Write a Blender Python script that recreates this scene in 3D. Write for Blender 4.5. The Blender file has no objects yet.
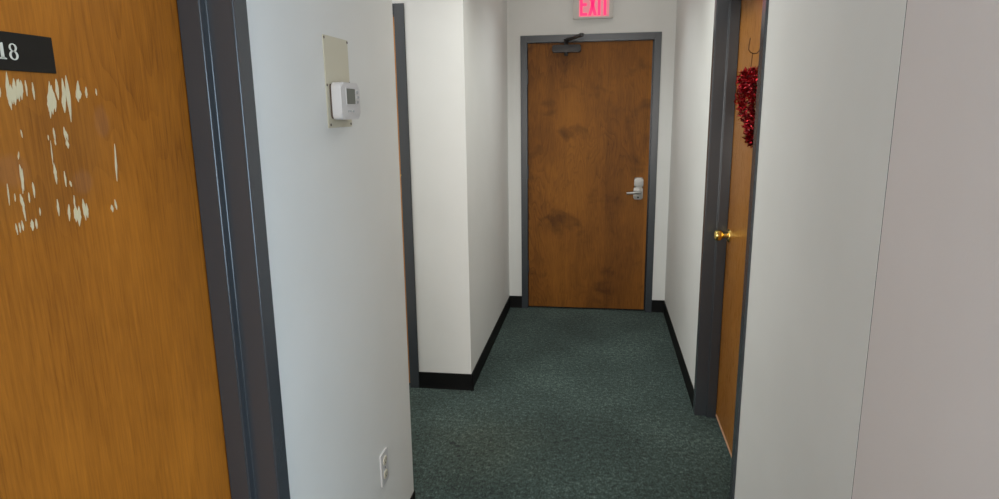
import bpy, bmesh, math, random
from mathutils import Vector, Matrix
random.seed(7)
sc = bpy.context.scene
C = sc.collection
PI = math.pi

# ------------------------------------------------------------------ the place, in metres
XT, XL, XR = -0.7116, -0.692, 0.5146        # wall faces: near left, far left, right
YT, YF, YB = 2.2740, 3.3761, 4.9738         # end of near left wall, alcove wall, end wall
CEIL = 2.46
WT = 0.135                                  # wall thickness

# ------------------------------------------------------------------ materials
def lin(c):
    return tuple((x/12.92 if x <= .04045 else ((x+.055)/1.055)**2.4) for x in c)

def mat(name, col=(.5, .5, .5), rough=.5, metal=0., spec=.5, emit=None, estr=0.):
    m = bpy.data.materials.new(name); m.use_nodes = True
    b = m.node_tree.nodes['Principled BSDF']
    b.inputs['Base Color'].default_value = (*col, 1)
    b.inputs['Roughness'].default_value = rough
    b.inputs['Metallic'].default_value = metal
    b.inputs['Specular IOR Level'].default_value = spec
    if emit:
        b.inputs['Emission Color'].default_value = (*emit, 1)
        b.inputs['Emission Strength'].default_value = estr
    return m

class NT:
    def __init__(s, m):
        s.t = m.node_tree; s.n = s.t.nodes; s.b = s.n['Principled BSDF']
    def new(s, kind, **kw):
        n = s.n.new(kind)
        for k, v in kw.items(): setattr(n, k, v)
        return n
    def link(s, a, b): s.t.links.new(a, b)
    def coords(s, scale=(1, 1, 1), loc=(0, 0, 0), rot=(0, 0, 0)):
        tc = s.new('ShaderNodeTexCoord'); mp = s.new('ShaderNodeMapping')
        mp.inputs['Scale'].default_value = scale; mp.inputs['Location'].default_value = loc
        mp.inputs['Rotation'].default_value = rot
        s.link(tc.outputs['Object'], mp.inputs['Vector']); return mp.outputs['Vector']
    def noise(s, vec, scale, detail=4, rough=.55, dist=0.):
        n = s.new('ShaderNodeTexNoise')
        n.inputs['Scale'].default_value = scale; n.inputs['Detail'].default_value = detail
        n.inputs['Roughness'].default_value = rough; n.inputs['Distortion'].default_value = dist
        s.link(vec, n.inputs['Vector']); return n.outputs['Fac']
    def ramp(s, fac, stops):
        r = s.new('ShaderNodeValToRGB'); e = r.color_ramp.elements
        e[0].position, e[0].color = stops[0][0], (*stops[0][1], 1)
        e[1].position, e[1].color = stops[-1][0], (*stops[-1][1], 1)
        for p, c in stops[1:-1]:
            q = e.new(p); q.color = (*c, 1)
        s.link(fac, r.inputs['Fac']); return r.outputs['Color']
    def mix(s, fac, a, b, mode='MIX'):
        m = s.new('ShaderNodeMix', data_type='RGBA', blend_type=mode)
        for sock, v in ((m.inputs[0], fac), (m.inputs[6], a), (m.inputs[7], b)):
            if isinstance(v, (int, float)): sock.default_value = v
            elif isinstance(v, tuple): sock.default_value = (*v, 1)
            else: s.link(v, sock)
        return m.outputs[2]
    def math(s, op, a, b=None):
        m = s.new('ShaderNodeMath', operation=op)
        for i, v in enumerate((a, b)):
            if v is None: continue
            if isinstance(v, (int, float)): m.inputs[i].default_value = v
            else: s.link(v, m.inputs[i])
        return m.outputs[0]
    def bump(s, fac, strength, dist):
        b = s.new('ShaderNodeBump'); b.inputs['Strength'].default_value = strength
        b.inputs['Distance'].default_value = dist
        s.link(fac, b.inputs['Height']); s.link(b.outputs['Normal'], s.b.inputs['Normal'])
    def color(s, c): s.link(c, s.b.inputs['Base Color'])

def grey3(v): return (v, v, v)

def paint_wall(name, col):
    m = mat(name, col, .62, spec=.3); t = NT(m)
    v = t.coords((1, 1, 1))
    big = t.noise(v, 2.3, 3)
    t.color(t.mix(1., t.ramp(big, [(.3, (.955, .955, .95)), (.7, (1, 1, 1))]), col, 'MULTIPLY'))
    t.bump(t.noise(v, 160, 3), .12, .002)
    return m

def wood(name, dark, light, axis='Y', figure=1., blotch=0., seed=0., slant=0., rough=.36, coarse=1., sheets=False, worn=False, spec=.24):
    """rotary-cut birch veneer: grain runs up z, `axis` is the door's width"""
    m = mat(name, light, rough, spec=spec); t = NT(m)
    # cathedral figure: thin contour lines of a stretched noise
    vf = t.coords((2.1*coarse, 2.1*coarse, .40*coarse), (seed, seed*1.7, seed*.6), (slant if axis == 'Y' else 0, slant if axis == 'X' else 0, 0))
    nf = t.noise(vf, 1.5, 3, .5, .3)
    bands = t.math('FRACT', t.math('MULTIPLY', nf, 34.))
    line = t.math('POWER', bands, 2.2)                                   # soft on one side, crisp on the other
    v0 = t.coords((1.3, 1.3, .9), (seed*4, seed, seed)); where = t.ramp(t.noise(v0, 1., 2, .5), [(.38, grey3(.15)), (.62, grey3(1.))])
    line = t.math('MULTIPLY', line, where)
    # fibres
    v1 = t.coords((210, 210, 9.), (seed*3, 0, seed), (slant*.6 if axis == 'Y' else 0, slant*.6 if axis == 'X' else 0, 0)); fib = t.noise(v1, 1., 5, .7)
    v2 = t.coords((14, 14, 1.0), (seed, seed*2, 0)); strk = t.noise(v2, 1., 4, .55, .25)
    v3 = t.coords((2.6, 2.6, 1.5), (seed*2.2, seed, seed)); cloud = t.noise(v3, 1., 4, .55, .3)
    k = t.math('MULTIPLY', line, -.20*figure)
    k = t.math('ADD', k, t.math('MULTIPLY', fib, .75))
    k = t.math('ADD', k, t.math('MULTIPLY', strk, .26))
    k = t.math('ADD', k, t.math('MULTIPLY', cloud, .75))
    k = t.math('SUBTRACT', k, .36 - .05*figure)
    if sheets:                                                           # veneer leaves, each a shade of its own
        sx = t.new('ShaderNodeSeparateXYZ'); t.link(t.coords((3.4, 3.4, 1), (.55, .55, 0)), sx.inputs[0])
        wn = t.new('ShaderNodeTexWhiteNoise', noise_dimensions='1D'); t.link(t.math('FLOOR', sx.outputs[0]), wn.inputs['W'])
        k = t.math('ADD', k, t.math('MULTIPLY', t.math('SUBTRACT', wn.outputs['Value'], .5), .16))
    col = t.ramp(k, [(.20, dark), (.5, tuple((a*.45+b*.55) for a, b in zip(dark, light))), (.80, light)])
    if blotch:
        v4 = t.coords((5.2, 5.2, 6.), (seed*1.3+.4, seed, 2.2)); bl = t.noise(v4, 1., 3.5, .6, .3)
        f = t.ramp(bl, [(.56, grey3(0)), (.74, grey3(blotch))])
        col = t.mix(f, col, tuple(x*.45 for x in dark), 'MIX')
    if worn:                                                             # rubbed patch where paper was torn away, faint mauve smears
        def patch(c, hy, hz, soft):
            mp = t.new('ShaderNodeMapping'); tc = t.new('ShaderNodeTexCoord'); t.link(tc.outputs['Object'], mp.inputs[0])
            mp.inputs['Location'].default_value = (0, -c[0]/hy, -c[1]/hz); mp.inputs['Scale'].default_value = (0, 1/hy, 1/hz)
            ln = t.new('ShaderNodeVectorMath', operation='LENGTH'); t.link(mp.outputs[0], ln.inputs[0])
            d = t.math('ADD', ln.outputs['Value'], t.math('MULTIPLY', t.math('SUBTRACT', t.noise(t.coords((14, 14, 9)), 1., 4, .6), .5), soft))
            return t.ramp(d, [(.62, grey3(1)), (1., grey3(0))])
        col = t.mix(t.mix(1., patch((.06, 1.50), .19, .135, .5), grey3(.42), 'MULTIPLY'), col, t.mix(1., col, (.72, .80, 1.5), 'MULTIPLY'))
        for c, hy, hz in (((.145, 1.445), .025, .022), ((.018, 1.475), .03, .03), ((.20, 1.54), .02, .03)):
            col = t.mix(t.mix(1., patch(c, hy, hz, 1.1), grey3(.09), 'MULTIPLY'), col, (.34, .20, .17))
    t.color(col)
    rr = t.ramp(fib, [(.3, grey3(rough-.06)), (.7, grey3(rough+.08))]); t.link(rr, t.b.inputs['Roughness'])
    t.bump(fib, .10, .001)
    return m

WALLC = (.80, .80, .775)
M = {}
M['wall'] = paint_wall('white wall paint', WALLC)
M['wall_pink'] = paint_wall('white wall paint, pinker batch', (.79, .735, .72))
M['wall_tan'] = paint_wall('tan lobby paint', (.42, .37, .30))  # unseen lobby walls, tone kept dark to cut bounced light
M['ceiling'] = paint_wall('ceiling white', (.84, .83, .81))
M['plate_paint'] = mat('aged cream plate', (.64, .60, .47), .5)
M['white_plastic'] = mat('white plastic', (.66, .645, .64), .38)
M['grey_button'] = mat('grey rubber button', (.42, .42, .42), .5)
M['lcd'] = mat('dark lcd glass', (.15, .16, .135), .25)
M['edge_shade'] = mat('brown backing plate', (.10, .065, .045), .6)  # brown paints in the shadow at the thermostat's backplate
M['almond'] = mat('almond plastic', (.66, .61, .49), .4)
M['dark_slot'] = mat('dark slot', (.02, .018, .016), .7)
M['brass'] = mat('polished brass', (.92, .68, .22), .2, 1.)
M['steel'] = mat('satin nickel', (.40, .39, .37), .46, 1.)
M['joint'] = mat('grey joint filler', (.035, .033, .03), .8, spec=.1)
M['screw'] = mat('screw head', (.16, .13, .11), .5, .6)
M['closer'] = mat('dark bronze closer', (.035, .032, .032), .42, .3)
M['wire'] = mat('brown wire', (.10, .045, .02), .45, .4)
M['edge_highlight'] = mat('raw timber edge highlight', (.62, .36, .22), .6)
M['residue'] = mat('torn paper residue', (.66, .55, .35), .85, spec=.1)
M['black_sign'] = mat('black engraved plastic', (.017, .0135, .010), .5, spec=.2)
M['digit'] = mat('cream engraved digits', (.72, .68, .58), .6)
M['exit_body'] = mat('off white sign housing', (.62, .59, .55), .45)
M['exit_red'] = mat('lit red letters', (.8, .04, .12), .4, emit=(1., .014, .13), estr=1.15)
M['exit_pink'] = mat('lit pink diffuser', (.6, .42, .42), .4, emit=(1., .10, .22), estr=.38)

def m_frame():
    m = mat('charcoal steel frame paint', (.046, .052, .060), .24, spec=.75); t = NT(m)
    v = t.coords((1, 1, 1)); n = t.noise(v, 90, 3); t.bump(n, .08, .001)
    return m
M['frame'] = m_frame()

def m_base():
    m = mat('black vinyl cove base', (.0035, .0037, .0038), .6, spec=.2); t = NT(m)
    t.bump(t.noise(t.coords(), 40, 2), .06, .001); return m
M['base'] = m_base()

def m_carpet():
    m = mat('teal cut-pile carpet', (.05, .09, .085), .97, spec=.08); t = NT(m)
    v = t.coords()
    fine = t.noise(t.coords((1, .45, 1)), 120, 5, .8); mid = t.noise(v, 42, 4, .6); big = t.noise(v, 1.9, 3, .5)
    k = t.math('ADD', t.math('MULTIPLY', fine, .80), t.math('MULTIPLY', mid, .40))
    k = t.math('ADD', k, t.math('MULTIPLY', big, .22)); k = t.math('SUBTRACT', k, .22)
    col = t.ramp(k, [(.37, (.010, .018, .016)), (.52, (.042, .069, .060)), (.68, (.135, .19, .17))])
    tc = t.new('ShaderNodeTexCoord')
    def spot(p, r0, r1, sc_=(1, 1, 1), wob=0.):
        mp = t.new('ShaderNodeMapping'); t.link(tc.outputs['Object'], mp.inputs['Vector'])
        mp.inputs['Location'].default_value = tuple(-a*b for a, b in zip(p, sc_)); mp.inputs['Scale'].default_value = sc_
        ln = t.new('ShaderNodeVectorMath', operation='LENGTH'); t.link(mp.outputs[0], ln.inputs[0])
        d = ln.outputs['Value']
        if wob: d = t.math('ADD', d, t.math('MULTIPLY', t.math('SUBTRACT', t.noise(v, 5, 3), .5), wob))
        r = t.new('ShaderNodeMapRange'); r.inputs['From Min'].default_value = r0; r.inputs['From Max'].default_value = r1
        r.inputs['To Min'].default_value = 1; r.inputs['To Max'].default_value = 0
        t.link(d, r.inputs['Value']); return r.outputs[0]
    col = t.mix(t.math('MULTIPLY', spot((-.52, 2.78, 0), .05, .42, wob=.35), .45), col, t.mix(1., col, (.95, .72, .52), 'MULTIPLY'))
    for p, r in (((-.666, 2.777, 0), .022), ((-.636, 2.752, 0), .017), ((-.612, 2.663, 0), .015)):
        col = t.mix(t.math('MULTIPLY', spot(p, r*.4, r), .75), col, (.008, .010, .010))
    t.color(col)
    t.bump(t.math('ADD', fine, t.math('MULTIPLY', mid, .5)), .8, .006)
    t.b.inputs['Sheen Weight'].default_value = .12
    return m
M['carpet'] = m_carpet()

M['wood_18'] = wood('orange birch veneer, worn', (.14, .038, .003), (.50, .170, .016), 'Y', 1.15, 0, .37, .16, .46, worn=True)
M['wood_end'] = wood('brown birch veneer, blotchy', (.078, .022, .002), (.335, .123, .014), 'X', 1.0, .55, 1.83, 0, .5, 1.3, True)
M['wood_right'] = wood('honey birch veneer', (.22, .074, .009), (.43, .178, .030), 'Y', .3, 0, 2.6, 0, .3)
M['wood_alcove'] = wood('birch veneer', (.42, .19, .06), (.6, .3, .1), 'X', .3, 0, 3.1)

def m_tinsel():
    m = mat('red foil tinsel', (.5, .008, .02), .28, .85); t = NT(m)
    n = t.noise(t.coords(), 55, 2)
    t.color(t.ramp(n, [(.36, (.09, .001, .004)), (.55, (.38, .005, .014)), (.68, (.52, .010, .022)), (.72, (.95, .50, .50))]))  # pale pink stop paints the foil's glints into the colour
    return m
M['tinsel'] = m_tinsel()

# ------------------------------------------------------------------ mesh helpers
def nb(): return bmesh.new()

def box(bm, x0, x1, y0, y1, z0, z1, bevel=0., seg=2):
    vs = [bm.verts.new((x, y, z)) for x in sorted((x0, x1)) for y in sorted((y0, y1)) for z in sorted((z0, z1))]
    f = [(0, 1, 3, 2), (4, 6, 7, 5), (0, 4, 5, 1), (2, 3, 7, 6), (0, 2, 6, 4), (1, 5, 7, 3)]
    fs = [bm.faces.new([vs[i] for i in q]) for q in f]
    if bevel:
        es = list({e for q in fs for e in q.edges})
        bmesh.ops.bevel(bm, geom=es, offset=bevel, segments=seg, profile=.5, affect='EDGES')
    return bm

def prism(bm, pts, a, b, fn, bevel=0.):
    """outline pts (p,q) extruded from depth a to b; fn(p,q,d) -> world point"""
    A = [bm.verts.new(fn(p, q, a)) for p, q in pts]; B = [bm.verts.new(fn(p, q, b)) for p, q in pts]
    n = len(pts)
    fs = [bm.faces.new(A[::-1]), bm.faces.new(B)]
    for i in range(n): fs.append(bm.faces.new((A[i], A[(i+1) % n], B[(i+1) % n], B[i])))
    if bevel:
        es = list(fs[1].edges)
        bmesh.ops.bevel(bm, geom=es, offset=bevel, segments=3, profile=.5, affect='EDGES')
    bmesh.ops.recalc_face_normals(bm, faces=bm.faces[:])
    return bm

def rrect(p0, p1, q0, q1, r, n=5):
    out = []
    for cx, cy, a0 in ((p1-r, q1-r, 0), (p0+r, q1-r, PI/2), (p0+r, q0+r, PI), (p1-r, q0+r, 1.5*PI)):
        for i in range(n+1):
            a = a0 + PI/2*i/n; out.append((cx+r*math.cos(a), cy+r*math.sin(a)))
    return out

def circ(cx, cy, r, n=24): return [(cx+r*math.cos(2*PI*i/n), cy+r*math.sin(2*PI*i/n)) for i in range(n)]

def lathe(bm, prof, fn, n=28):
    """prof = [(radius, depth)]; fn(p,q,d)"""
    rings = []
    for r, d in prof:
        if r < 1e-6: rings.append([bm.verts.new(fn(0, 0, d))])
        else: rings.append([bm.verts.new(fn(r*math.cos(2*PI*i/n), r*math.sin(2*PI*i/n), d)) for i in range(n)])
    for a, b in zip(rings, rings[1:]):
        for i in range(n):
            j = (i+1) % n
            if len(a) == 1 and len(b) == 1: continue
            if len(a) == 1: bm.faces.new((a[0], b[i], b[j]))
            elif len(b) == 1: bm.faces.new((a[i], a[j], b[0]))
            else: bm.faces.new((a[i], a[j], b[j], b[i]))
    for ring, flip in ((rings[0], 1), (rings[-1], 0)):
        if len(ring) > 1: bm.faces.new(ring)
    bmesh.ops.recalc_face_normals(bm, faces=bm.faces[:])
    return bm

def tube(bm, pts, r, n=8):
    pts = [Vector(p) for p in pts]; rings = []
    ref = Vector((.31, .52, .79)).normalized()
    for i, p in enumerate(pts):
        d = (pts[min(i+1, len(pts)-1)] - pts[max(i-1, 0)]).normalized()
        u = d.cross(ref)
        if u.length < .1: u = d.cross(Vector((1, 0, 0)))
        u.normalize(); v = d.cross(u)
        rings.append([bm.verts.new(p + u*r*math.cos(2*PI*k/n) + v*r*math.sin(2*PI*k/n)) for k in range(n)])
    for a, b in zip(rings, rings[1:]):
        for k in range(n): bm.faces.new((a[k], a[(k+1) % n], b[(k+1) % n], b[k]))
    bm.faces.new(rings[0][::-1]); bm.faces.new(rings[-1])
    bmesh.ops.recalc_face_normals(bm, faces=bm.faces[:])
    return bm

def tag(o, label=None, cat=None, group=None, kind=None):
    if label: o['label'] = label
    if cat: o['category'] = cat
    if group: o['group'] = group
    if kind: o['kind'] = kind
    return o

def origin_of(o):
    return (origin_of(o.parent) if o.parent else Vector()) + Vector(o.location)

def obj(name, bm, m, parent=None, smooth=False, at=None):
    """links bm (in world metres) as ONE mesh object"""
    base = Vector(at) if at else (origin_of(parent) if parent else Vector())
    bm.transform(Matrix.Translation(-base))
    me = bpy.data.meshes.new(name); bm.normal_update(); bm.to_mesh(me); bm.free()
    me.materials.append(m)
    if smooth:
        me.polygons.foreach_set('use_smooth', [True]*len(me.polygons))
        me.set_sharp_from_angle(angle=math.radians(38))
    o = bpy.data.objects.new(name, me); C.objects.link(o)
    if parent: o.parent = parent
    elif at: o.location = at
    return o

def empty(name, loc):
    o = bpy.data.objects.new(name, None); C.objects.link(o)
    o.location = loc; o.empty_display_size = .1; return o

def struct(o, label, cat): return tag(o, label, cat, kind='structure')

# wall-local frames: (u across, z up, d into the wall)
ON_RIGHT = lambda u, z, d: (XR + d, u, z)
ON_LEFT = lambda u, z, d: (XT - d, u, z)
ON_BACK = lambda u, z, d: (u, YB + d, z)
ON_ALCOVE = lambda u, z, d: (u, YF + d, z)

def lbox(bm, fn, u0, u1, z0, z1, d0, d1, bevel=0., seg=2):
    a, b = fn(u0, z0, d0), fn(u1, z1, d1)
    return box(bm, a[0], b[0], a[1], b[1], a[2], b[2], bevel, seg)

def bx(*a, **k): return box(nb(), *a, **k)

# ------------------------------------------------------------------ shell
struct(obj('floor', bx(-2.6, 2.75, -3.0, 5.4, -.08, 0), M['carpet']), 'dark teal cut-pile carpet covering the corridor floor', 'floor')
struct(obj('ceiling', bx(-2.6, 2.75, -3.0, 5.4, CEIL, CEIL+.08), M['ceiling']), 'white ceiling above the corridor', 'ceiling')

D0 = .001                                    # plaster face
PR = -.007                                   # steel frames stand proud of the plaster
def wall(name, fn, runs, label, m=None):
    bm = nb()
    for u0, u1, z0, z1 in runs: lbox(bm, fn, u0, u1, z0, z1, D0, WT)
    return struct(obj(name, bm, m or M['wall']), label, 'wall')

FACE_B, FACE_S, H = .050, .053, 2.032
B0, B1 = -.5433, .3710                       # end door opening
R0, R1 = 2.3150, 3.2170                      # right door opening
L0, L1 = .3250, 1.2350                       # left door opening
A0, A1 = -1.9630, -1.0500                    # alcove door opening
def around(o0, o1, face, lo, hi):
    e = face-.012
    return [(lo, o0-e, 0, CEIL), (o1+e, hi, 0, CEIL), (o0-e, o1+e, H+e, CEIL)]
wall('wall_left', ON_LEFT, around(L0, L1, FACE_S, -3.0, YT), 'white wall on the left carrying the thermostat')
SEAM = 1.273
wall('wall_right', ON_RIGHT, around(R0, R1, FACE_S, SEAM+.0022, YB+WT), 'white right wall holding the doorway with the red heart')
wall('wall_right_near', ON_RIGHT, [(.78, SEAM-.0022, 0, CEIL)], 'white wall panel nearest on the right, beyond the thin seam', M['wall_pink'])
struct(obj('trim_5', bx(XR+D0+.0008, XR+D0+.02, SEAM-.0022, SEAM+.0022, 0, CEIL), M['joint']), 'thin dark seam between the two right wall panels', 'seam')
wall('wall_back', ON_BACK, around(B0, B1, FACE_B, XL-WT, XR+WT), 'white end wall around the brown door under the exit sign')
wall('wall_alcove', ON_ALCOVE, around(A0, A1, .054, -2.3, XL), 'white alcove wall beside the grey casing, facing the camera')
struct(obj('wall_left_far', bx(XL-WT, XL, YF+WT, YB+.01, 0, CEIL), M['wall']), 'white left wall of the narrow far corridor', 'wall')
struct(obj('wall_alcove_near', bx(-2.3, XT-WT, YT-.12, YT, 0, CEIL), M['wall']), 'white wall closing the near side of the alcove', 'wall')
struct(obj('wall_alcove_side', bx(-2.4, -2.3, YT-.12, YF+WT, 0, CEIL), M['wall']), 'white wall at the far end of the alcove', 'wall')
struct(obj('wall_lobby_right', bx(2.05, 2.15, -3.0, .90, 0, CEIL), M['wall_tan']), 'tan lobby wall behind the viewer', 'wall')
struct(obj('wall_lobby_rear', bx(-2.4, 2.7, -3.1, -3.0, 0, CEIL), M['wall_tan']), 'tan rear lobby wall behind the viewer', 'wall')
struct(obj('wall_lobby_front', bx(XR+WT, 2.1, .78, .90, 0, CEIL), M['wall_tan']), 'tan lobby wall round the corner on the right', 'wall')

def baseboard(name, x0, x1, y0, y1, axis, side, label, h=.0972):
    """vinyl cove base: thin strip with a flared toe"""
    th, toe = .004, .006
    prof = [(0, 0), (toe, 0), (toe, .002), (.005, .008), (th, .018), (th, h-.002), (th-.002, h), (0, h)]
    bm = nb()
    if axis == 'Y': prism(bm, prof, y0, y1, lambda p, q, d: (x0+side*p, d, q))
    else: prism(bm, prof, x0, x1, lambda p, q, d: (d, y0+side*p, q))
    return struct(obj(name, bm, M['base']), label, 'baseboard')
XLW, YFW, YBW, XRW = XL, YF+D0, YB+D0, XR+D0
baseboard('baseboard_left', XLW, 0, YFW-.013, YBW, 'Y', 1, 'black vinyl baseboard along the far left corridor wall')
baseboard('baseboard_alcove', A1+.054, XLW+.013, YFW, 0, 'X', -1, 'black vinyl baseboard under the alcove wall')
baseboard('baseboard_back_left', XLW, B0-FACE_B, YBW, 0, 'X', -1, 'black vinyl baseboard stub left of the end door')
baseboard('baseboard_back_right', B1+FACE_B, XRW, YBW, 0, 'X', -1, 'black vinyl baseboard stub right of the end door')
baseboard('baseboard_right', XRW, 0, R1+FACE_S, YBW, 'Y', -1, 'black vinyl baseboard along the far right corridor wall')
baseboard('baseboard_near_left', XT-D0, 0, L1+FACE_S, YT+.004, 'Y', 1, 'black vinyl baseboard under the thermostat wall', .058)
baseboard('baseboard_near_right', XRW, 0, .78, R0-FACE_S, 'Y', -1, 'black vinyl baseboard under the near right wall')

# ------------------------------------------------------------------ steel door frames
def frame(name, fn, o0, o1, face, stop, sd0, sd1, depth, label):
    """pressed steel frame: face, rabbet and stop; stop = how far the stop stands into the opening"""
    a = fn((o0+o1)/2, 0, 0); root = empty(name, a); struct(root, label, 'door frame')
    for s, e in ((-1, o0), (1, o1)):
        bm = nb()
        pts = [(e+s*face, PR), (e, PR), (e, sd0), (e-s*stop, sd0), (e-s*stop, sd1), (e, sd1), (e, depth), (e+s*face, depth)]
        prism(bm, pts, 0, H+face, lambda p, q, d: fn(p, d, q))
        bmesh.ops.bevel(bm, geom=[x for x in bm.edges if abs(x.verts[0].co.z-x.verts[1].co.z) > 1], offset=.0028, segments=3, affect='EDGES')
        obj('jamb', bm, M['frame'], root, True)
    bm = nb()
    pts = [(H+face, PR), (H, PR), (H, sd0), (H-stop, sd0), (H-stop, sd1), (H, sd1), (H, depth), (H+face, depth)]
    prism(bm, pts, o0, o1, lambda p, q, d: fn(d, p, q))
    obj('head', bm, M['frame'], root)
    return root
frame('trim_1', ON_LEFT, L0, L1, FACE_S, .021, .050, .0985, WT+.01, 'charcoal steel door frame around the orange door numbered 18')
frame('trim_2', ON_BACK, B0, B1, FACE_B, .016, .060, .10, WT+.01, 'charcoal steel door frame around the brown end door')
frame('trim_3', ON_RIGHT, R0, R1, FACE_S, .018, .050, .0970, WT+.01, 'charcoal steel door frame around the right hand door with red heart')
tr4 = frame('trim_4', ON_ALCOVE, A0, A1, .054, .016, .076, .11, WT+.01, 'grey steel door frame seen edge on inside the alcove')
# brass strike lip on the alcove frame
bm = nb(); lbox(bm, ON_ALCOVE, -1.052, -1.024, 1.208, 1.222, -.004, .002, .001)
st = obj('strike_plate', bm, M['brass'], tr4)
bm = nb(); lbox(bm, ON_ALCOVE, -1.051, -1.033, 1.172, 1.207, -.002, .001)
obj('strike_slot', bm, M['dark_slot'], st)

# ------------------------------------------------------------------ doors
def leaf(fn, u0, u1, z0, z1, d0, th, m, root, bev=.0015):
    bm = nb(); lbox(bm, fn, u0, u1, z0, z1, d0, d0+th, bev); return obj('door_leaf', bm, m, root)

# door 1: orange door numbered 18, on the left
d1 = empty('door_1', ON_LEFT((L0+L1)/2, 0, .1)); struct(d1, 'orange birch door on the left, scarred with torn paper residue', 'door')
leaf(ON_LEFT, L0+.003, L1-.003, .012, H-.003, .100, .044, M['wood_18'], d1)
SH = [(0.8166,1.6072,0.8127,1.5666,0.0063),(0.8135,1.5893,0.8152,1.56,0.0067),(0.819,1.5914,0.8189,1.5676,0.0079),(0.8261,1.5992,0.8225,1.5667,0.0082),(0.8316,1.5985,0.8299,1.5716,0.0083),(0.8372,1.5978,0.8344,1.5736,0.006),(0.8341,1.5995,0.827,1.5744,0.0069),(0.8447,1.5981,0.844,1.5786,0.0033),(0.8561,1.5956,0.8557,1.5739,0.0031),(0.8867,1.5967,0.8793,1.5488,0.0088),(0.8896,1.5917,0.8849,1.5539,0.0093),(0.8821,1.5794,0.8783,1.557,0.0066),(0.8923,1.5816,0.8902,1.5569,0.0058),(0.8998,1.6019,0.8988,1.5745,0.0069),(0.9114,1.6028,0.9123,1.5726,0.0048),(0.8022,1.5871,0.8005,1.5759,0.0018),(0.8241,1.5299,0.825,1.5201,0.0018),(0.881,1.5306,0.8811,1.5138,0.0031),(0.8697,1.5213,0.8696,1.5143,0.002),(0.9116,1.6028,0.9082,1.5653,0.0048),(0.9195,1.6063,0.9165,1.5547,0.0071),(0.9214,1.5949,0.917,1.5431,0.006),(0.9107,1.5883,0.9072,1.5558,0.0081),(0.942,1.6009,0.9374,1.5719,0.0074),(0.9388,1.5912,0.9367,1.573,0.0098),(0.9437,1.5871,0.9408,1.5752,0.0052),(0.9563,1.5928,0.9555,1.5776,0.0041),(0.9778,1.5913,0.9777,1.5813,0.0031),(0.9012,1.5317,0.9017,1.5129,0.0049),(0.904,1.5253,0.9057,1.5127,0.0038),(0.8151,1.5,0.8126,1.4903,0.002),(0.8129,1.4805,0.8133,1.4477,0.0055),(0.8158,1.4746,0.8108,1.4437,0.0033),(0.8061,1.44,0.8085,1.4196,0.0049),(0.8076,1.4269,0.8081,1.4037,0.0029),(0.7883,1.4563,0.7864,1.43,0.0015),(0.8298,1.4545,0.8294,1.4341,0.0037),(0.8204,1.4411,0.8196,1.4281,0.0026),(0.7975,1.4426,0.7965,1.4328,0.0019),(0.8348,1.4171,0.8336,1.4069,0.0024),(0.818,1.4021,0.8169,1.3875,0.0061),(0.825,1.4024,0.8245,1.3891,0.0034),(0.791,1.4009,0.7915,1.3864,0.0025),(0.7967,1.4013,0.7962,1.3884,0.0025),(0.8014,1.4034,0.8015,1.3904,0.0035),(0.8727,1.5112,0.8704,1.4801,0.0021),(0.872,1.4785,0.8721,1.4498,0.0055),(0.8806,1.5138,0.881,1.5063,0.0029),(0.9032,1.5128,0.9036,1.5005,0.0058),(0.8891,1.4649,0.8888,1.4434,0.0031),(0.8972,1.4502,0.8987,1.4416,0.0035),(0.868,1.4245,0.867,1.4016,0.0034),(0.8883,1.4139,0.8851,1.3909,0.0042),(0.9006,1.4264,0.899,1.4076,0.002),(0.9008,1.4105,0.8979,1.3871,0.0079),(0.9072,1.408,0.9031,1.3799,0.008),(0.9173,1.4178,0.9177,1.3871,0.0064),(0.923,1.4106,0.9224,1.3896,0.0057),(1.0029,1.4982,0.9972,1.4429,0.0042),(0.986,1.4084,0.9878,1.3928,0.0042),(0.9767,1.4012,0.9778,1.3898,0.0054)]
bm = nb()
for i, (ya, za, yb, zb, w) in enumerate(SH):
    rj = random.Random(i); L, R = [], []
    for k in range(8):
        t = k/7; wid = w*.44*max(.05, math.sin(PI*(t*.9+.06))**1.4)*(1 if 0 < k < 7 else .2)
        y, z = ya+(yb-ya)*t, za+(zb-za)*(t*1.14-.07)
        L.append((y-wid*(1+rj.uniform(-.3, .3)), z)); R.append((y+wid*(1+rj.uniform(-.3, .3)), z))
    off = .00006*(i % 9)
    prism(bm, L+R[::-1], .1002, .0992-off, ON_LEFT)
obj('paper_residue', bm, M['residue'], d1)['label'] = 'pale torn paper residue'

# door 2: brown end door
d2 = empty('door_2', ON_BACK((B0+B1)/2, 0, .012)); struct(d2, 'brown blotchy wooden door at the end of the corridor', 'door')
LB0, LB1 = B0+.004, B1-.010
leaf(ON_BACK, LB0, LB1, .014, H-.005, .012, .044, M['wood_end'], d2)
for z in (1.79, 1.085, .345):
    bm = nb(); lathe(bm, [(0, z-.05), (.0065, z-.05), (.0065, z+.05), (0, z+.05)], lambda p, q, d: (B0+.001+p, YB+.0005+q, d), 12)
    obj('hinge', bm, M['frame'], d2, True)
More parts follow.
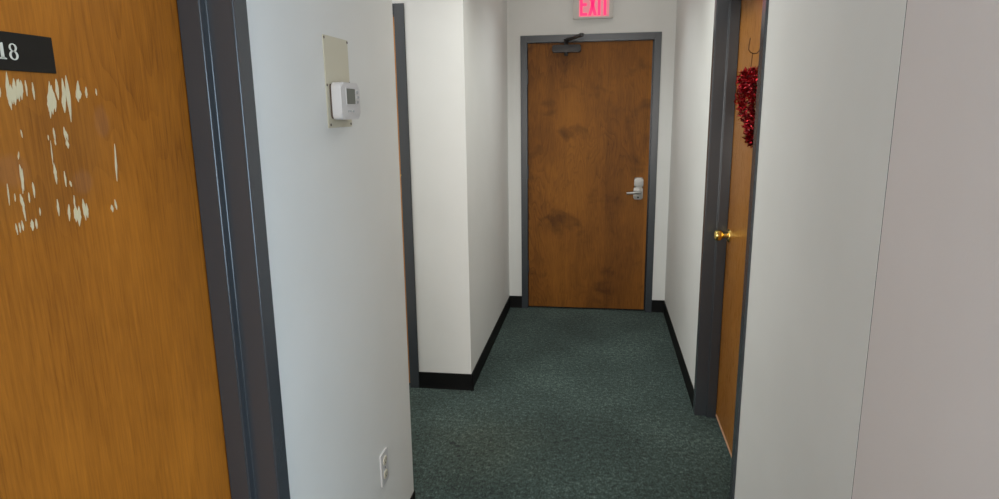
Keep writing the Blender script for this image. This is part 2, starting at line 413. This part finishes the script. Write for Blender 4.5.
# closer
bm = nb(); prism(bm, rrect(-.357, -.150, 1.956, 2.008, .012), .0118, -.046, ON_BACK, .006)
clo = obj('door_closer', bm, M['closer'], d2, True)
bm = nb(); lathe(bm, [(0, 1.932), (.012, 1.932), (.016, 1.938), (.016, 2.036), (.010, 2.044), (0, 2.044)], lambda p, q, d: (-.257+p, YB-.018+q, d), 16)
obj('pivot', bm, M['closer'], clo, True)
bm = nb()
def bar(bm, a, b, w, h):
    a, b = Vector(a), Vector(b); d = (b-a).normalized(); s = d.cross(Vector((0, 0, 1))).normalized()*w/2; u = Vector((0, 0, h/2))
    A = [bm.verts.new(a+s*i+u*j) for i, j in ((1, 1), (-1, 1), (-1, -1), (1, -1))]; B = [bm.verts.new(b+s*i+u*j) for i, j in ((1, 1), (-1, 1), (-1, -1), (1, -1))]
    bm.faces.new(A); bm.faces.new(B[::-1])
    for i in range(4): bm.faces.new((A[i], B[i], B[(i+1) % 4], A[(i+1) % 4]))
    bmesh.ops.recalc_face_normals(bm, faces=bm.faces[:])
bar(bm, (-.262, YB-.018, 2.040), (-.139, YB-.33, 2.040), .030, .013)
obj('arm', bm, M['closer'], clo)
bm = nb(); bar(bm, (-.134, YB-.34, 2.046), (-.236, YB-.012, 2.046), .024, .010)
fa = obj('forearm', bm, M['closer'], clo)
bm = nb(); lathe(bm, [(0, 2.033), (.013, 2.033), (.013, 2.053), (0, 2.053)], lambda p, q, d: (-.137+p, YB-.333+q, d), 14)
obj('elbow', bm, M['closer'], clo, True)
bm = nb(); box(bm, -.262, -.206, YB-.022, YB-.007, 2.040, 2.060, .003); obj('shoe', bm, M['closer'], clo)
# lock: two rounded plates and a lever
bm = nb(); prism(bm, rrect(.256, .324, .882, .976, .012), .012, -.010, ON_BACK, .005)
lk = obj('lock_plate', bm, M['steel'], d2, True)
bm = nb(); prism(bm, rrect(.259, .325, .972, 1.046, .014), .012, -.020, ON_BACK, .007)
obj('deadbolt_housing', bm, M['steel'], lk, True)
bm = nb(); lathe(bm, [(.018, -.010), (.018, -.022), (.011, -.026), (.011, -.058), (0, -.060)], lambda p, q, d: (.296+p, YB+d, .934+q), 20)
obj('lever_hub', bm, M['steel'], lk, True)
bm = nb(); tube(bm, [(.304, YB-.052, .940), (.282, YB-.057, .939), (.25, YB-.058, .936), (.222, YB-.056, .933), (.206, YB-.050, .931)], .0105, 12)
obj('lever', bm, M['steel'], lk, True)
bm = nb(); lathe(bm, [(.007, -.010), (.007, -.013), (0, -.013)], lambda p, q, d: (.290+p, YB+d, .897+q), 14)
obj('keyhole', bm, M['dark_slot'], lk, True)
bm = nb(); lbox(bm, ON_BACK, B1+.002, B1+.014, .955, .975, -.002, .001); obj('strike_lip', bm, M['screw'], d2)

# door 3: honey door on the right
d3 = empty('door_3', ON_RIGHT((R0+R1)/2, 0, .0985)); struct(d3, 'honey brown door on the right with brass knob and red heart', 'door')
leaf(ON_RIGHT, R0+.003, R1-.003, .020, H-.003, .0985, .044, M['wood_right'], d3)
bm = nb(); lbox(bm, ON_RIGHT, R0+.003, R1-.003, .010, .020, .096, .14); obj('bottom_edge', bm, M['edge_highlight'], d3)['label'] = 'bare timber bottom edge with painted highlight'  # pale strip paints the highlight along the door's bare bottom edge
KY, KZ = 3.152, .957; KX = XR+.0985
RK = lambda p, q, d: (KX-d, KY+p, KZ+q)
bm = nb(); lathe(bm, [(0, 0), (.032, 0), (.032, .003), (.026, .009), (.014, .012), (0, .012)], RK)
rs = obj('rose', bm, M['brass'], d3, True)
bm = nb(); lathe(bm, [(.011, .010), (.010, .026), (.016, .033), (.025, .041), (.0275, .052), (.025, .063), (.016, .069), (0, .070)], RK)
obj('knob', bm, M['brass'], rs, True)

# door 4: in the alcove, seen as a sliver
d4 = empty('door_4', ON_ALCOVE((A0+A1)/2, 0, .012)); struct(d4, 'wooden alcove door mostly hidden behind the thermostat wall', 'door')
leaf(ON_ALCOVE, A0+.004, A1-.004, .014, H-.005, .026, .044, M['wood_alcove'], d4)
AK = lambda p, q, d: (A1-.085+p, YF+.030-d, .95+q)
bm = nb(); lathe(bm, [(.032, 0), (.030, .006), (.012, .011), (.011, .03), (.025, .041), (.027, .052), (.02, .064), (0, .068)], AK)
obj('knob', bm, M['brass'], d4, True)

# ------------------------------------------------------------------ things
# number plate on door 1
PX = .100
t = empty('number_plate', ON_LEFT(.825, 1.611, PX)); tag(t, 'small black plate reading 18 on the orange door', 'sign')
bm = nb(); lbox(bm, ON_LEFT, .749, .9005, 1.6112, 1.6632, PX-.0030, PX-.0001, .0008); obj('plate', bm, M['black_sign'], t)
def digit(name, fills, holes=()):
    bm = nb()
    for pts in fills: prism(bm, pts, PX-.0029, PX-.0036, ON_LEFT)
    return bm
# a serif 1 and a serif 8; u grows away from the door's left end
u1, z0, h = .8122, 1.6262, .0220
one = [[(u1-.0024, z0+.001), (u1+.0026, z0+.001), (u1+.0026, z0+h), (u1+.0006, z0+h), (u1-.0050, z0+h-.0046), (u1-.0050, z0+h-.0060), (u1-.0024, z0+h-.0058)],
       [(u1-.0058, z0), (u1+.0058, z0), (u1+.0058, z0+.0014), (u1+.0024, z0+.0028), (u1-.0024, z0+.0028), (u1-.0058, z0+.0014)]]
obj('digit_one', digit('1', one), M['digit'], t)
bm = nb(); u8 = .8302
def ring(bm, cu, cz, ro_u, ro_z, ri_u, ri_z, n=32):
    fn = ON_LEFT
    for i in range(n):
        a, b = 2*PI*i/n, 2*PI*(i+1)/n
        q = [(cu+ro_u*math.cos(a), cz+ro_z*math.sin(a)), (cu+ro_u*math.cos(b), cz+ro_z*math.sin(b)), (cu+ri_u*math.cos(b), cz+ri_z*math.sin(b)), (cu+ri_u*math.cos(a), cz+ri_z*math.sin(a))]
        prism(bm, q, PX-.0029, PX-.0036, fn)
ring(bm, u8, z0+.0061, .0072, .0064, .0038, .0048); ring(bm, u8, z0+.0166, .0063, .0055, .0033, .0042)
obj('digit_eight', bm, M['digit'], t)

# cream blank plate on the left wall, thermostat in front of it
W = D0
t = empty('wall_plate', ON_LEFT(1.748, 1.509, W)); tag(t, 'blank cream plate screwed to the left wall behind the thermostat', 'wall plate')
bm = nb(); lbox(bm, ON_LEFT, 1.665, 1.833, 1.509, 1.747, W-.0022, W, .0008); obj('plate', bm, M['plate_paint'], t)
for u, z in ((1.670, 1.740), (1.829, 1.741), (1.672, 1.620), (1.829, 1.63), (1.680, 1.517), (1.824, 1.517)):
    bm = nb(); lathe(bm, [(.0036, W-.0022), (.0036, W-.0034), (0, W-.004)], lambda p, q, d: ON_LEFT(u+p, z+q, d), 10); obj('screw', bm, M['screw'], t, True)
t = empty('thermostat', ON_LEFT(1.752, 1.53, W-.0022)); tag(t, 'white digital thermostat mounted on the cream plate', 'thermostat')
bm = nb(); prism(bm, rrect(1.686, 1.816, 1.533, 1.624, .008), W-.0022, W-.008, ON_LEFT); obj('backing', bm, M['edge_shade'], t)
bm = nb(); prism(bm, rrect(1.683, 1.820, 1.530, 1.628, .016, 6), W-.008, W-.035, ON_LEFT, .007); obj('body', bm, M['white_plastic'], t, True)
FD = W-.035
bm = nb(); lbox(bm, ON_LEFT, 1.718, 1.782, 1.571, 1.612, FD+.002, FD-.0012, .001); sn = obj('screen', bm, M['lcd'], t)
bm = nb()
for a in ((1.715, 1.718, 1.568, 1.615), (1.782, 1.785, 1.568, 1.615), (1.718, 1.782, 1.568, 1.571), (1.718, 1.782, 1.612, 1.615)): lbox(bm, ON_LEFT, *a, FD+.001, FD-.0018)
obj('bezel', bm, M['white_plastic'], sn)
for u, z, r in ((1.727, 1.552, .0042), (1.744, 1.552, .0042), (1.762, 1.552, .0042), (1.799, 1.604, .0055), (1.804, 1.590, .0045), (1.799, 1.577, .0055)):
    bm = nb(); lathe(bm, [(r, FD+.001), (r, FD-.002), (r*.7, FD-.003), (0, FD-.003)], lambda p, q, d: ON_LEFT(u+p, z+q*.8, d), 14); obj('button', bm, M['grey_button'], t, True)

# outlet low on the left wall
t = empty('outlet', ON_LEFT(1.942, .300, W)); tag(t, 'duplex electrical outlet low on the left wall near its corner', 'outlet')
bm = nb(); prism(bm, rrect(1.907, 1.977, .300, .417, .004), W, W-.006, ON_LEFT, .003); obj('cover_plate', bm, M['white_plastic'], t, True)
for z in (.333, .384):
    bm = nb(); prism(bm, rrect(1.925, 1.959, z-.014, z+.014, .010), W-.005, W-.0085, ON_LEFT, .001); r = obj('receptacle', bm, M['almond'], t, True)
    bm = nb()
    for u in (1.935, 1.949): lbox(bm, ON_LEFT, u-.0012, u+.0012, z-.001, z+.008, W-.008, W-.0088)
    prism(bm, circ(1.942, z-.007, .0026, 10), W-.008, W-.0088, ON_LEFT)
    obj('slot', bm, M['dark_slot'], r)
bm = nb(); lathe(bm, [(.003, W-.0055), (.003, W-.0072), (0, W-.0075)], lambda p, q, d: ON_LEFT(1.942+p, .3585+q, d), 10); obj('screw', bm, M['screw'], t, True)

# exit sign above the end door
EX, EZ = -.068, 2.184
t = empty('exit_sign', (EX, YB+D0, EZ)); tag(t, 'glowing pink red EXIT sign on the end wall above the brown door', 'sign')
bm = nb(); prism(bm, rrect(EX-.141, EX+.141, EZ, EZ+.190, .008), D0, -.036, ON_BACK, .004); obj('housing', bm, M['exit_body'], t, True)
lz0, lz1 = EZ+.019, EZ+.170
def glyph(name, polys):
    for s, dd, m in ((0, -.0370, M['exit_red']),):
        bm = nb()
        for p in polys: prism(bm, p, -.0355, dd, ON_BACK)
        obj(name, bm, m, t)
def R4(a, b, c, d): return [(a, c), (b, c), (b, d), (a, d)]
s = .019; x = -.160; hh = (lz0+lz1)/2
bm = nb(); prism(bm, rrect(x-.008, .047, lz0-.008, lz1+.008, .006), -.0358, -.0362, ON_BACK); obj('diffuser', bm, M['exit_pink'], t)
glyph('letter_e', [R4(x, x+s, lz0, lz1), R4(x+s, x+.052, lz0, lz0+s), R4(x+s, x+.048, hh-s/2, hh+s/2), R4(x+s, x+.052, lz1-s, lz1)])
x = -.102
glyph('letter_x', [[(x, lz0), (x+.022, lz0), (x+.062, lz1), (x+.040, lz1)], [(x+.040, lz0), (x+.062, lz0), (x+.022, lz1), (x, lz1)]])
x = -.034
glyph('letter_i', [R4(x, x+s, lz0, lz1)])
x = -.009
glyph('letter_t', [R4(x, x+.050, lz1-s, lz1), R4(x+.0155, x+.0345, lz0, lz1-s)])

# wreath hanger and red heart on door 3
HY = 2.760; DX = KX                          # door face
t = obj('wreath_hanger', tube(nb(), [(DX-.003, HY, 2.026), (DX-.003, HY, 1.90), (DX-.003, HY, 1.79), (DX-.007, HY, 1.764), (DX-.016, HY, 1.754), (DX-.028, HY, 1.753), (DX-.040, HY, 1.758), (DX-.047, HY, 1.768), (DX-.047, HY, 1.785), (DX-.044, HY, 1.812)], .0020, 8), M['wire'], None, True, at=(DX, HY, 1.753))
tag(t, 'brown wire hook on the right hand door above the heart', 'hook')
t = empty('heart_wreath', (DX, HY, 1.40)); tag(t, 'shiny red tinsel heart wreath hanging on the right hand door', 'wreath')
def heart(a, s=1.):
    x = 16*math.sin(a)**3; y = 13*math.cos(a)-5*math.cos(2*a)-2*math.cos(3*a)-math.cos(4*a)
    return x/16*s, y/16*s
HC = 1.570; HX = DX-.040
def hp(a, s=.118):
    x, y = heart(a, s); return Vector((HX + max(0, -y)*.25, HY+x, HC+y*1.22))
N = 64
obj('wire_frame', tube(nb(), [hp(2*PI*i/N) for i in range(N+1)], .003, 6), M['wire'], t, True)
obj('hanging_loop', tube(nb(), [(DX-.032, HY, 1.7555), (DX-.033, HY, 1.73), (DX-.035, HY, 1.70), (DX-.036, HY, 1.645)], .0014, 6), M['wire'], t)
bm = nb(); rr = random.Random(4)
for i in range(2600):
    a = rr.uniform(0, 2*PI); k = rr.uniform(.35, 1.) ** .7
    base = hp(a, .124*(k if rr.random() < .45 else 1.)) + Vector((rr.gauss(0, .009), rr.gauss(0, .006), rr.gauss(0, .006)))
    d = Vector((rr.gauss(0, 1), rr.gauss(0, 1), rr.gauss(0, 1))).normalized()
    if d.x > .6: d.x = -d.x
    ln = rr.uniform(.009, .021); side = d.cross(Vector((rr.gauss(0, 1), rr.gauss(0, 1), rr.gauss(0, 1)))).normalized(); w = rr.uniform(.0018, .0042)
    nrm = d.cross(side).normalized(); bend = nrm*rr.uniform(-.008, .008)
    th = nrm*.0002
    P = [base+d*.004, base+d*ln*.55+bend*.5, base+d*ln+bend*1.6]
    tp = [(w*1., P[0]), (w*.9, P[1]), (w*.35, P[2])]
    if any(p.x > DX-.002 for p in P): continue
    rows = [[bm.verts.new(p+side*ww+th), bm.verts.new(p-side*ww+th), bm.verts.new(p-side*ww-th), bm.verts.new(p+side*ww-th)] for ww, p in tp]
    for A, B in zip(rows, rows[1:]):
        for q in range(4): bm.faces.new((A[q], A[(q+1) % 4], B[(q+1) % 4], B[q]))
    bm.faces.new(rows[0][::-1]); bm.faces.new(rows[-1])
o = obj('tinsel', bm, M['tinsel'], t); o['label'] = 'shredded red foil'; o['kind'] = 'stuff'

# ------------------------------------------------------------------ light
def area(name, loc, rot, sx, sy, power, col, spread=180):
    l = bpy.data.lights.new(name, 'AREA'); l.shape = 'RECTANGLE'; l.size = sx; l.size_y = sy; l.energy = power; l.color = col; l.spread = math.radians(spread)
    o = bpy.data.objects.new(name, l); C.objects.link(o); o.location = loc; o.rotation_euler = rot; return o
area('alcove_ceiling_lamp', (-1.25, 2.72, CEIL-.01), (0, 0, 0), .55, .5, 3.60, (0.917, 0.944, 1.000))
area('alcove_side_fill', (-2.27, 2.82, 1.3), (0, -PI/2, 0), 1.6, .9, 9.74, (0.986, 1.000, 0.975))  # added fill light, no window at this end of the alcove
area('near_ceiling_lamp', (-.46, .95, CEIL-.01), (0, 0, 0), .3, 1.0, 0.80, (1.000, 0.800, 0.750))
area('mid_corridor_lamp', (0, 2.3, CEIL-.01), (0, 0, 0), .5, .5, 1.60, (0.975, 0.988, 1.000))
area('corridor_lamp', (-.09, 3.0, CEIL-.01), (0, 0, 0), .6, .6, 8.60, (0.958, 1.000, 0.949), 140)
area('far_corridor_lamp', (-.09, 4.15, CEIL-.01), (0, 0, 0), .6, .6, 4.28, (0.935, 0.991, 1.000), 118)
area('end_corridor_lamp', (-.09, 4.3, CEIL-.01), (0, 0, 0), .9, 1.0, 1.44, (1.000, 0.958, 0.917))
area('lobby_window_daylight', (2.0, -.35, 1.2), (0, PI/2, 0), 1.5, 1.5, 54.00, (0.540, 0.767, 1.000))
area('lobby_ceiling_lamp', (.5, -1.2, CEIL-.01), (0, 0, 0), 1.2, .6, 21.20, (0.962, 1.000, 0.991))
area('lobby_rear_fill', (-.3, -2.95, 1.3), (PI/2, 0, 0), 1.4, 1.6, 74.88, (1.000, 0.934, 0.881))  # unseen fill light, added to brighten the corridor from behind the viewer
w = bpy.data.worlds.new('World'); sc.world = w; w.use_nodes = True
w.node_tree.nodes['Background'].inputs[0].default_value = (.8, .85, .9, 1)
w.node_tree.nodes['Background'].inputs[1].default_value = 0

# ------------------------------------------------------------------ camera
cd = bpy.data.cameras.new('camera'); cam = bpy.data.objects.new('camera', cd); C.objects.link(cam)
cd.sensor_fit = 'HORIZONTAL'; cd.sensor_width = 36; cd.lens = 651.0526/999*36; cd.clip_start = .02
fw = Vector((-.1494458, .9664655, -.2088311)); rt = Vector((.9885831, .1501524, -.0125579)); up = Vector((-.0192197, .2083237, .9778711))
m = Matrix((rt, up, -fw)).transposed().to_4x4(); m.translation = (0, 0, 1.54885)
cam.matrix_world = m; sc.camera = cam
sc.view_settings.view_transform = 'Standard'; sc.view_settings.look = 'None'
sc.view_settings.gamma = 1; sc.view_settings.use_curve_mapping = False
sc.view_settings.exposure = 0.0
